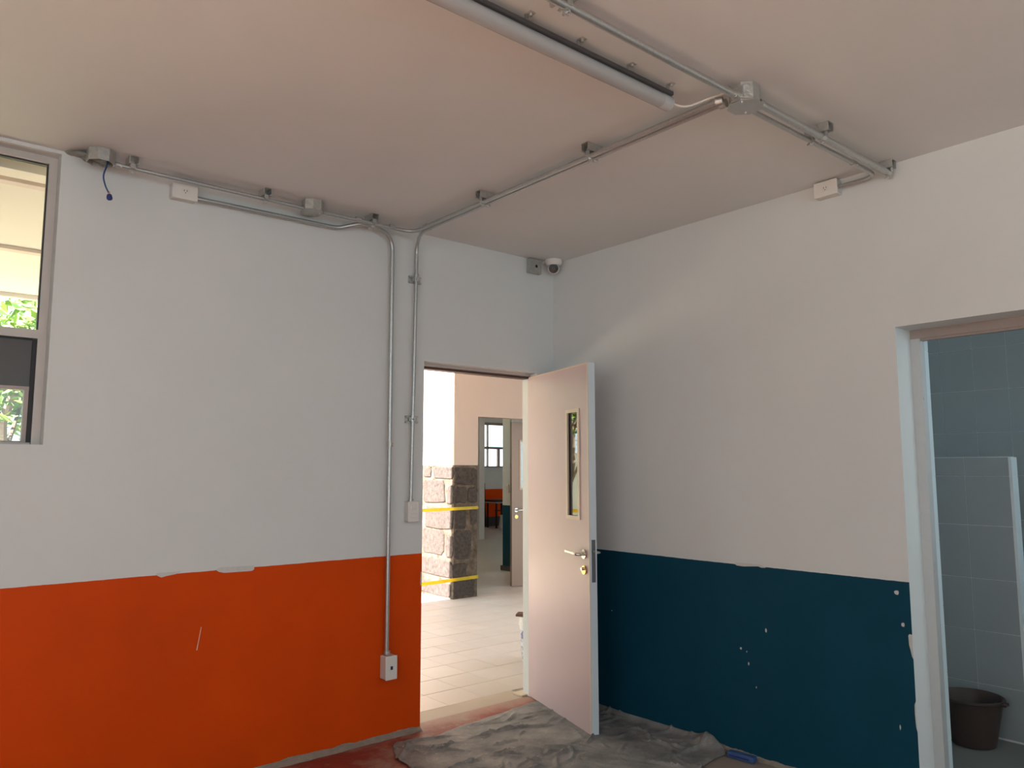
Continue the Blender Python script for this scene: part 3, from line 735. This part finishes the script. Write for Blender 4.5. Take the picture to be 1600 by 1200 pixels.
# along the back wall between the open box and the octagonal box
conduit('steel conduit under the ceiling between the open box and octagonal box', [(-2.785, -.115, 2.802), (-1.88, -.115, 2.800)], R2, .1,
        [((-2.775, -.115, 2.802), (-2.745, -.115, 2.802))])
# across the ceiling
conduit('steel conduit crossing the ceiling parallel to the tube lamp', [(-3.9, -2.262, ZC), (-1.195, -2.268, ZC)], R1, .1)
conduit('steel conduit from ceiling junction box to the end clamp at the right wall', [(-1.10, -2.288, ZC), (-.030, -2.288, ZC)], R1*1.15, .1)
conduit('steel conduit from ceiling junction box curving down to outlet on right wall',
        [(-1.10, -2.236, ZC), (-.18, -2.240, ZC), (-.032, -2.235, 2.800), (-.032, -2.05, 2.803)], R2, [.14, .12],
        [((-.285, -2.2395, ZC), (-.255, -2.2395, ZC))])

# ---- strut clamps ---------------------------------------------------
def strut(label, c, d, n_, length, pipes, depth=.036, wdt=.041, group='strut clamps'):
    """c: centre of the channel back on the surface; d: along channel; n_: away from the surface; pipes: [(offset along d, r)]"""
    c, d, n_ = V(c), V(d).normalized(), V(n_).normalized(); e = n_.cross(d)
    MX = Matrix((d, e, n_)).transposed().to_4x4(); MX.translation = c
    r_ = empty('strut_clamp', c, label, 'clamp', group)
    m = MB(); h = length/2; q = wdt/2; t_ = .0026
    m.box(-h, h, -q, q, .0005, t_, mat=MX); m.box(-h, h, -q, -q+t_, t_, depth, mat=MX); m.box(-h, h, q-t_, q, t_, depth, mat=MX)
    m.box(-h, h, -q+t_, -q+.010, depth-t_, depth, mat=MX); m.box(-h, h, q-.010, q-t_, depth-t_, depth, mat=MX)
    ch = m.build('channel', MT['galvbox'], r_, smooth=False)
    for off, r0 in pipes:
        m = MB(); pc = depth+r0*.9
        ang = [math.radians(a) for a in range(-30, 211, 24)]
        for ya in (-.011, .011): pass
        b2 = bmesh.new(); rows = []
        for a in ang:
            rows.append([b2.verts.new(MX @ V((off+rr*math.cos(a), yy, pc+rr*math.sin(a)))) for rr, yy in ((r0+.0016, -.011), (r0+.0016, .011), (r0+.0034, .011), (r0+.0034, -.011))])
        for r1_, r2_ in zip(rows, rows[1:]):
            for k in range(4): b2.faces.new((r1_[k], r1_[(k+1) % 4], r2_[(k+1) % 4], r2_[k]))
        b2.faces.new(rows[0]); b2.faces.new(rows[-1][::-1]); bmesh.ops.recalc_face_normals(b2, faces=b2.faces[:]); m._add(b2)
        for sx in (-1, 1): m.box(off+sx*(r0+.004)-.0015, off+sx*(r0+.004)+.0015, -.011, .011, depth-.006, pc+.006, mat=MX)
        m.box(off-.0045, off+.0045, -.011, .011, pc+r0+.003, pc+r0+.015, mat=MX)
        m.build('pipe_clip', MT['bolt'], r_, smooth=False)
        MB().cyl(MX @ V((off-.014, 0, pc+r0+.010)), MX @ V((off+.014, 0, pc+r0+.010)), .0042, 8).build('bolt', MT['bolt'], r_)
    return r_
up_, X_, Y_ = (0, 0, -1), (1, 0, 0), (0, 1, 0)
strut('small strut clamp holding the conduit just right of the open box', (-2.705, -.115, H), Y_, up_, .07, [(0, R2)])
strut('small strut clamp on the conduit midway to the octagonal box', (-2.085, -.115, H), Y_, up_, .07, [(0, R2)])
strut('strut clamp where three conduits meet, right of the octagonal box', (-1.475, -.108, H), Y_, up_, .085, [(.016, .0118), (-.021, .0108)])
strut('strut clamp on the paired ceiling conduits, nearer the back wall', (-1.208, -.79, H), X_, up_, .10, [(-.017, R2), (.017, R2)])
strut('strut clamp on the paired ceiling conduits, nearer the junction box', (-1.208, -1.545, H), X_, up_, .10, [(-.017, R2), (.017, R2)])
strut('strut clamp between ceiling junction box and the right wall', (-.635, -2.275, H), Y_, up_, .105, [(-.013, R1*1.15), (.038, R2)])
strut('strut clamp on the single conduit running beside the tube lamp', (-2.06, -2.262, H), Y_, up_, .10, [(0, R1)])
strut('end clamp on the conduit where ceiling meets the right wall', (-.045, -2.288, H), Y_, up_, .06, [(0, R1*1.15)])
strut('upper strut clamp on the vertical conduit beside the door', (-1.124, 0, 2.558), X_, (0, -1, 0), .082, [(-.003, R2)], .016, .042)
strut('lower strut clamp on the vertical conduit beside the door', (-1.1337, 0, 1.737), X_, (0, -1, 0), .082, [(-.003, R2)], .016, .042)

# ---- boxes ------------------------------------------------------------
def ring_wall(m, poly, o, u, v, depth, t_):
    n_ = len(poly); w_ = V(u).cross(V(v)).normalized(); o, u, v = V(o), V(u), V(v)
    b = bmesh.new(); A, B = [], []
    for p in poly:
        for (lst, k) in ((A, 1.0), (B, 1-t_)):
            q = o+u*p[0]*k+v*p[1]*k; lst.append((b.verts.new(q), b.verts.new(q+w_*depth)))
    for i in range(n_):
        j = (i+1) % n_
        b.faces.new((A[i][0], A[j][0], A[j][1], A[i][1])); b.faces.new((B[j][0], B[i][0], B[i][1], B[j][1]))
        b.faces.new((A[i][1], A[j][1], B[j][1], B[i][1])); b.faces.new((A[j][0], A[i][0], B[i][0], B[j][0]))
    bmesh.ops.recalc_face_normals(b, faces=b.faces[:]); m._add(b)
# octagonal box with bowed lid on the back wall run
jb = empty('junction_box', (-1.825, -.108, H), 'octagonal steel junction box with lid under the ceiling on the left', 'junction box', 'junction boxes')
m = MB(); m.prism(octa(.056), (-1.825, -.108, H-.001), (1, 0, 0), (0, -1, 0), .056, bev=.004); m.build('box_body', MT['galvbox'], jb, smooth=False)
m = MB(); m.prism(octa(.061, 10), (-1.828, -.104, H-.058), (1, 0, .03), (.0, -1, .10), .003); m.build('lid', MT['galvbox'], jb, smooth=False)
for x, y in ((-1.86, -.09), (-1.79, -.12)): MB().cyl((x, y, H-.058), (x, y, H-.065), .004, 8).build('screw', MT['bolt'], jb)
# main ceiling junction box
jm = empty('junction_box', (-1.150, -2.262, H), 'octagonal steel junction box on the ceiling where all conduits meet', 'junction box', 'junction boxes')
m = MB(); m.prism(octa(.056), (-1.150, -2.262, H-.001), (1, 0, 0), (0, -1, 0), .065, bev=.003); m.build('box_body', MT['galvbox'], jm, smooth=False)
m = MB(); m.prism(octa(.066, 22.5), (-1.138, -2.258, H-.067), (1, 0, 0), (0, -1, 0), .003); m.build('lid', MT['galv'], jm, smooth=False)
MB().box(-1.205, -1.197, -2.29, -2.25, H-.06, H-.02).build('tab', MT['bolt'], jm, smooth=False)
for x, y in ((-1.185, -2.275), (-1.10, -2.235)): MB().cyl((x, y, H-.069), (x, y, H-.075), .004, 8).build('screw', MT['bolt'], jm)
for p0, p1 in (((-1.225, -2.19, ZC), (-1.215, -2.215, ZC)), ((-1.192, -2.185, ZC), (-1.190, -2.212, ZC)), ((-1.225, -2.268, ZC), (-1.20, -2.268, ZC)), ((-1.10, -2.288, ZC), (-1.07, -2.288, ZC)), ((-1.10, -2.236, ZC), (-1.07, -2.236, ZC))):
    MB().tube([p0, p1], .0165, 12).build('connector', MT['galvbox'], jm)
# open box near the window, with crumpled foil and a blue wire
jo = empty('junction_box', (-2.835, -.110, H), 'open steel junction box in crumpled foil beside the window head', 'junction box', 'junction boxes')
m = MB(); ring_wall(m, octa(.058), (-2.832, -.110, H-.001), (1, 0, 0), (0, -1, 0), .056, .06); m.build('box_body', MT['galvbox'], jo, smooth=False)
m = MB(); m.prism(octa(.054), (-2.832, -.110, H-.002), (1, 0, 0), (0, -1, 0), .006); m.build('box_inside', MT['dark'], jo, smooth=False)  # black disc paints the shade inside the open box
m = MB(); b = m.bm; g = []
for i in range(17):
    row = []
    for j in range(7):
        s, q = i/16, j/6
        x = -2.955+s*.150; y = -.005-q*(.03+.125*min(1, s*1.5)); z = H-.006-.040*min(1, s*1.6)*(1-abs(q-.55)*.9)
        p = V((x, y, z)); p += V((noise.noise(p*60), noise.noise(p*60+V((9, 0, 0))), noise.noise(p*45+V((0, 7, 0)))*1.2))*.011
        p.z = min(p.z, H-.002); row.append(b.verts.new(p))
    g.append(row)
for i in range(16):
    for j in range(6): b.faces.new((g[i][j], g[i+1][j], g[i+1][j+1], g[i][j+1]))
bmesh.ops.solidify(b, geom=b.faces[:], thickness=.0012)
MT['foil'] = simple('crumpled_foil', (0.60, 0.59, 0.54), 0.40, 0.6, 0.2, 50, 0.6, 60)
m.build('foil_wrap', MT['foil'], jo, smooth=False)
bwz = MB().tube(fillet([(-2.800, -.108, H-.012), (-2.808, -.112, 2.785), (-2.822, -.117, 2.735), (-2.808, -.117, 2.69), (-2.792, -.116, 2.662)], .09, 8), .0036, 8).build('wire', MT['bluewire'], origin=(-2.80, -.11, 2.84))
tag(bwz, 'blue wire with a capped end hanging from the open junction box', 'wire')
MB().lathe([(0, -.002), (.0075, 0), (.0105, .004), (.0125, .016), (.0115, .023), (.006, .027), (0, .028)], (-2.792, -.116, 2.660), (.12, 0, -1), 14).build('wire_nut', MT['bluenut'], bwz)
MB().tube([(-2.7935, -.116, 2.672), (-2.792, -.116, 2.657)], .0042, 8).build('bare_end', MT['copper'], bwz)

# ---- outlets and switches ------------------------------------------------
def plate_box(name, label, c, uw, hh, dep, n_, cat, group='wall outlets and switches'):
    """c centre on the wall, uw width, hh height, dep depth; n_ outward normal (axis aligned). Returns root and local->world matrix (x right, y out, z up)"""
    n_ = V(n_); xr = V((0, 0, 1)).cross(-n_)*-1
    xr = n_.cross(V((0, 0, 1)))*-1
    MX = Matrix((xr, n_, V((0, 0, 1)))).transposed().to_4x4(); MX.translation = V(c)
    r_ = empty(name, c, label, cat, group)
    MB().box(-uw/2+.002, uw/2-.002, .0008, dep-.006, -hh/2+.002, hh/2-.002, bev=.003, mat=MX).build('back_box', MT['plastic2'], r_, smooth=False)
    MB().box(-uw/2, uw/2, dep-.006, dep, -hh/2, hh/2, bev=.0028, mat=MX).build('cover_plate', MT['plastic'], r_, smooth=False)
    return r_, MX
def sockets(r_, MX, dep, sc_=1.0):
    MB().box(-.017, .017, dep-.001, dep+.0012, -.013, .013, bev=.001, mat=MX).build('socket_face', MT['plastic'], r_, smooth=False)
    m = MB()
    for x in (-.0065, .0065): m.box(x-.0012, x+.0012, dep, dep+.0018, -.001, .008, mat=MX)
    m.cyl(MX @ V((0, dep, -.007)), MX @ V((0, dep+.0018, -.007)), .0025, 10)
    m.build('socket_slot', MT['slot'], r_, smooth=False)
ol, MX = plate_box('electrical_outlet', 'white outlet high on the back wall below the ceiling conduit', (-2.452, 0, 2.770), .118, .076, .056, (0, -1, 0), 'outlet')
sockets(ol, MX, .056)
orr, MX = plate_box('electrical_outlet', 'white outlet high on the right wall at the ceiling edge', (0, -1.992, 2.805), .118, .076, .056, (-1, 0, 0), 'outlet')
sockets(orr, MX, .056)
sw, MX = plate_box('light_switch', 'white light switch with three rockers on the wall left of the door', (-1.135, 0, 1.213), .072, .116, .048, (0, -1, 0), 'switch')
for k in (-1, 0, 1):
    MB().box(-.017, .017, .046, .0505, k*.0235-.011, k*.0235+.011, bev=.0012, mat=MX).build('rocker', MT['plastic'], sw, smooth=False)
ns, MX = plate_box('network_socket', 'white network socket box with dark blue port on the orange band', (-1.275, 0, .384), .072, .125, .066, (0, -1, 0), 'socket')
m = MB(); m.box(-.010, .010, .065, .0672, -.011, .011, bev=.001, mat=MX); m.build('port_frame', MT['plastic2'], ns, smooth=False)
MB().box(-.0065, .0065, .066, .0678, -.009, .009, mat=MX).build('port', MT['rj'], ns, smooth=False)

# ---- knockout box + dome camera in the corner ----------------------------
kb = empty('junction_box', (-.190, 0, 2.798), 'square steel box with round hole on the wall beside the dome camera', 'junction box', 'junction boxes')
m = MB()
for q in [(-.243, -.139, -.037, -.0345, 2.748, 2.846)]: m.box(*q, bev=.0008)
m.box(-.243, -.2405, -.0345, -.001, 2.75, 2.844); m.box(-.1415, -.139, -.0345, -.001, 2.75, 2.844); m.box(-.2405, -.1415, -.0345, -.001, 2.75, 2.7525); m.box(-.2405, -.1415, -.0345, -.001, 2.8415, 2.844)
m.build('box_body', MT['galvbox'], kb, smooth=False)
MB().cyl((-.186, -.0365, 2.797), (-.186, -.0378, 2.797), .0105, 16).build('knockout_shade_disc', MT['dark'], kb)  # black disc on the plate in place of the hole's shade
for x, z in ((-.236, 2.756), (-.149, 2.838)): MB().cyl((x, -.037, z), (x, -.042, z), .005, 10).build('screw', MT['bolt'], kb)
MB().tube(fillet([(-.140, -.02, 2.832), (-.128, -.026, 2.832), (-.124, -.05, 2.836)], .01, 5), .010, 12).build('flexible_connector', MT['plastic2'], kb)
dc = empty('security_camera', (-.072, -.082, H), 'white dome security camera under the ceiling in the room corner', 'camera')
MB().lathe([(0, .0005), (.056, .0005), (.0575, .006), (.0565, .020), (.050, .034), (.043, .040), (.038, .040), (.036, .030), (0, .029)], (-.072, -.082, H), (0, 0, -1), 32).build('mount_ring', MT['plastic'], dc)
cdir = (V((-3.2, -3.4, 1.35))-V((-.072, -.082, 2.80))).normalized(); cc = V((-.072, -.082, H-.056))
prof = [(.0405*math.sin(a), -.0405*math.cos(a)) for a in [math.radians(k) for k in range(0, 131, 10)]]
prof = prof[:-1]+[(.0335, .0265), (.032, .025), (0, .025)]
MB().lathe(prof, cc, cdir, 28).build('ball_housing', MT['plastic'], dc)
MB().lathe([(0, .0295), (.020, .029), (.0300, .0275), (.0317, .0255), (.0317, .024)], cc, cdir, 28).build('lens_window', MT['lens'], dc)
MB().lathe([(.006, .0301), (.0085, .0307), (.0095, .0293)], cc, cdir, 20).build('lens_ring', MT['locksteel'], dc)

# ---- tube lamp --------------------------------------------------------------
tl_ = empty('tube_lamp', (-2.0, -2.088, H), 'long unlit milky tube lamp under the ceiling', 'lamp')
LX0, LX1, LY, LZ = -2.64, -1.368, -2.086, 2.785
MB().cyl((LX0, LY, LZ), (LX1-.05, LY, LZ), .0265, 28).build('tube', MT['tube'], tl_)
for a, b in ((LX1-.05, LX1), (LX0-.03, LX0)):
    MB().cyl((a, LY, LZ), (b, LY, LZ), .0275, 28).build('end_cap', MT['tubeend'], tl_)
MB().box(LX0, LX1-.006, LY-.030, LY+.022, LZ+.020, LZ+.034, bev=.002).build('tray', MT['tray'], tl_, smooth=False)
for x in (-2.285, -2.07, -1.845, -1.600, -1.385):
    m = MB(); m.box(x-.009, x+.009, LY-.030, LY+.014, LZ+.034, LZ+.037); m.box(x-.007, x+.007, LY-.012, LY-.009, LZ+.037, H-.001); m.box(x-.007, x+.014, LY-.036, LY-.009, H-.004, H-.001)
    m.cyl((x+.004, LY-.026, H-.004), (x+.004, LY-.026, H-.012), .005, 8)
    m.build('bracket', MT['galvbox'], tl_, smooth=False)
tag(MB().tube(fillet([(LX1-.002, LY, LZ+.008), (-1.315, -2.115, 2.774), (-1.262, -2.20, 2.800), (-1.212, -2.240, 2.822)], .08, 6), .0040, 8).build('cable', MT['wire'], origin=(LX1, LY, LZ)),
    'thin white cable looping from tube lamp end to the ceiling junction box', 'cable')

# ---- brown bucket in the bathroom ---------------------------------------------
bk = empty('bucket', (1.085, -2.082, 0), 'brown plastic bucket on the bathroom floor before the tiled partition', 'bucket')
MB().lathe([(0, 0), (.100, 0), (.106, .004), (.149, .232), (.156, .232), (.160, .236), (.160, .245), (.153, .248), (.149, .243), (.144, .232), (.102, .012), (0, .010)], (1.085, -2.082, 0), n=40).build('bucket_body', MT['bucket'], bk)
for s in (-1, 1):
    MB().box(1.085+s*.02-.02, 1.085+s*.02+.02, -2.082+s*.153, -2.082+s*.177, .233, .242, bev=.003).build('lug', MT['bucket'], bk, smooth=False)
# ---- white bucket behind the door jamb --------------------------------------------
wb = empty('bucket', (.515, .745, 0), 'white printed plastic bucket on the porch floor behind the door jamb', 'bucket')
MB().lathe([(0, 0), (.118, 0), (.121, .004), (.140, .270), (.146, .272), (.146, .288), (.140, .291), (.141, .318), (.147, .322), (.147, .335), (.139, .335), (.117, .01), (0, .008)], (.515, .745, 0), n=40).build('bucket_body', MT['wbucket'], wb)
MB().lathe([(.1225, .02), (.1375, .235), (.1380, .2355), (.1232, .0195)], (.515, .745, 0), n=40).build('bucket_label', MT['label'], wb)
pf1 = tag(MB().box(-.16, .16, -.055, .055, 0, .018, bev=.003, mat=Matrix.Translation((.50, .735, .3362)) @ Matrix.Rotation(math.radians(-50), 4, 'Z')).build('wooden_float', MT['floatwood'], origin=(.50, .735, .336), smooth=False), 'dark red wooden plasterer float lying across the white bucket', 'tool')
MB().box(-.06, .06, -.014, .014, .018, .050, bev=.006, mat=Matrix.Translation((.50, .735, .3362)) @ Matrix.Rotation(math.radians(-50), 4, 'Z')).build('grip', MT['floatwood'], pf1, smooth=False)
# ---- offcut at the hinge side of the door ------------------------------------------
tag(MB().box(-.075, .075, -.045, .045, 0, .010, bev=.0015, mat=Matrix.Translation((-.130+.005, .155, .001)) @ Matrix.Rotation(math.radians(3), 4, 'Z')).build('tile_offcut', MT['plank'], origin=(-.125, .155, .001), smooth=False), 'small dusty cream tile offcut at the foot of the open door', 'offcut')
# ---- blue tool handle -----------------------------------------------------------------
bt = empty('putty_knife_handle', (-.075, -1.43, .002), 'blue plastic tool handle lying on the floor beside the teal wall', 'tool')
A = Matrix.Translation((-.062, -1.425, .003)) @ Matrix.Rotation(math.radians(-84), 4, 'Z')
MB().box(-.072, .072, -.022, .022, 0, .030, bev=.006, mat=A, seg=2).build('handle_body', MT['bluetool'], bt)
MB().box(-.06, .05, -.0235, -.021, .010, .018, bev=.001, mat=A).build('groove', MT['bluenut'], bt, smooth=False)
MB().box(-.088, -.07, -.010, .010, .008, .022, bev=.002, mat=A).build('ferrule', MT['brown'], bt, smooth=False)

# ---- dusty plastic sheet on the floor -----------------------------------------------------
poly = [(-1.300, -.130), (-1.268, -.108), (-1.20, -.122), (-1.10, -.150), (-1.02, -.155), (-.92, -.125), (-.80, -.105), (-.70, -.100), (-.596, -.085), (-.50, -.075), (-.412, -.058), (-.30, -.045), (-.20, -.035), (-.10, -.030), (-.012, -.030),
        (-.006, -.30), (-.006, -.60), (-.006, -.90), (-.006, -1.08), (-.010, -1.19), (-.030, -1.28), (-.062, -1.335), (-.12, -1.335), (-.22, -1.345), (-.34, -1.37), (-.50, -1.45), (-.70, -1.58), (-.95, -1.55), (-1.15, -1.30), (-1.32, -.95), (-1.42, -.62), (-1.395, -.44), (-1.385, -.30), (-1.345, -.22)]
m = MB(); b = m.bm
fb = b.faces.new([b.verts.new((p[0]+.006*noise.noise(V((p[0]*9, p[1]*9, 0))), p[1], 0)) for p in poly])
bmesh.ops.subdivide_edges(b, edges=b.edges[:], cuts=4)
for v in b.verts:
    if v.co.x < -.02: v.co += V((noise.noise(v.co*14), noise.noise(v.co*14+V((3, 3, 3))), 0))*.010
for k in range(1, 145): bmesh.ops.bisect_plane(b, geom=b.verts[:]+b.edges[:]+b.faces[:], plane_co=(-1.44+.01*k, 0, 0), plane_no=(1, 0, 0))
for k in range(1, 157): bmesh.ops.bisect_plane(b, geom=b.verts[:]+b.edges[:]+b.faces[:], plane_co=(0, -.02-.01*k, 0), plane_no=(0, 1, 0))
creases = [(V((-1.30, -.15)), V((-1.02, -.47)), .006, .014), (V((-1.25, -.13)), V((-.93, -.22)), .007, .012), (V((-.95, -.30)), V((-.55, -.33)), .007, .016)]
for _ in range(130):
    c = V((rnd.uniform(-1.4, -.05), rnd.uniform(-1.5, -.08))); a_ = math.radians(rnd.gauss(-12, 38)); l_ = rnd.uniform(.04, .17)
    d_ = V((math.cos(a_), math.sin(a_)))*l_; creases.append((c-d_, c+d_, rnd.uniform(.005, .010), rnd.uniform(.004, .015)))
def sheet_z(p):
    q = V((p.x, p.y))+V((noise.noise(p*6), noise.noise(p*6+V((4, 4, 4)))))*.035
    z = .0025+.004*(noise.noise(V((p.x*4, p.y*4, 1)))*.5+.5)+.0022*(noise.noise(p*32)*.5+.5)
    for a_, b_, w_, h_ in creases:
        ab = b_-a_; t_ = max(0, min(1, (q-a_).dot(ab)/ab.length_squared)); e = a_+ab*t_-q
        dd = e.length_squared
        if dd < w_*w_*16:
            side = 1.0 if (ab.x*e.y-ab.y*e.x) > 0 else 2.2                # one flank steep, one shallow
            z += h_*(1-abs(2*t_-1)**3)*math.exp(-dd/(w_*w_*side))
    if p.x > -.106 and p.y < -.02:                       # climbs a little at the right wall
        wl = max(0, 1-(-.006-p.x)/.05); z += wl**3*.028
    z += .050*math.exp(-((p.x+.030)**2/.0010+(p.y+1.20)**2/.006))
    return z
for v in b.verts: v.co.z = sheet_z(v.co)
for v in b.verts:
    if v.co.x > -.004: v.co.x = -.004
bmesh.ops.recalc_face_normals(b, faces=b.faces[:])
sh = m.build('plastic_sheet', MT['sheet'], origin=(-.7, -.8, 0)); tag(sh, 'wrinkled dusty grey plastic drop sheet spread on the floor under the open door', 'sheet')
sh.data.set_sharp_from_angle(angle=math.radians(70))
so = sh.modifiers.new('thickness', 'SOLIDIFY'); so.thickness = .0016; so.offset = 1
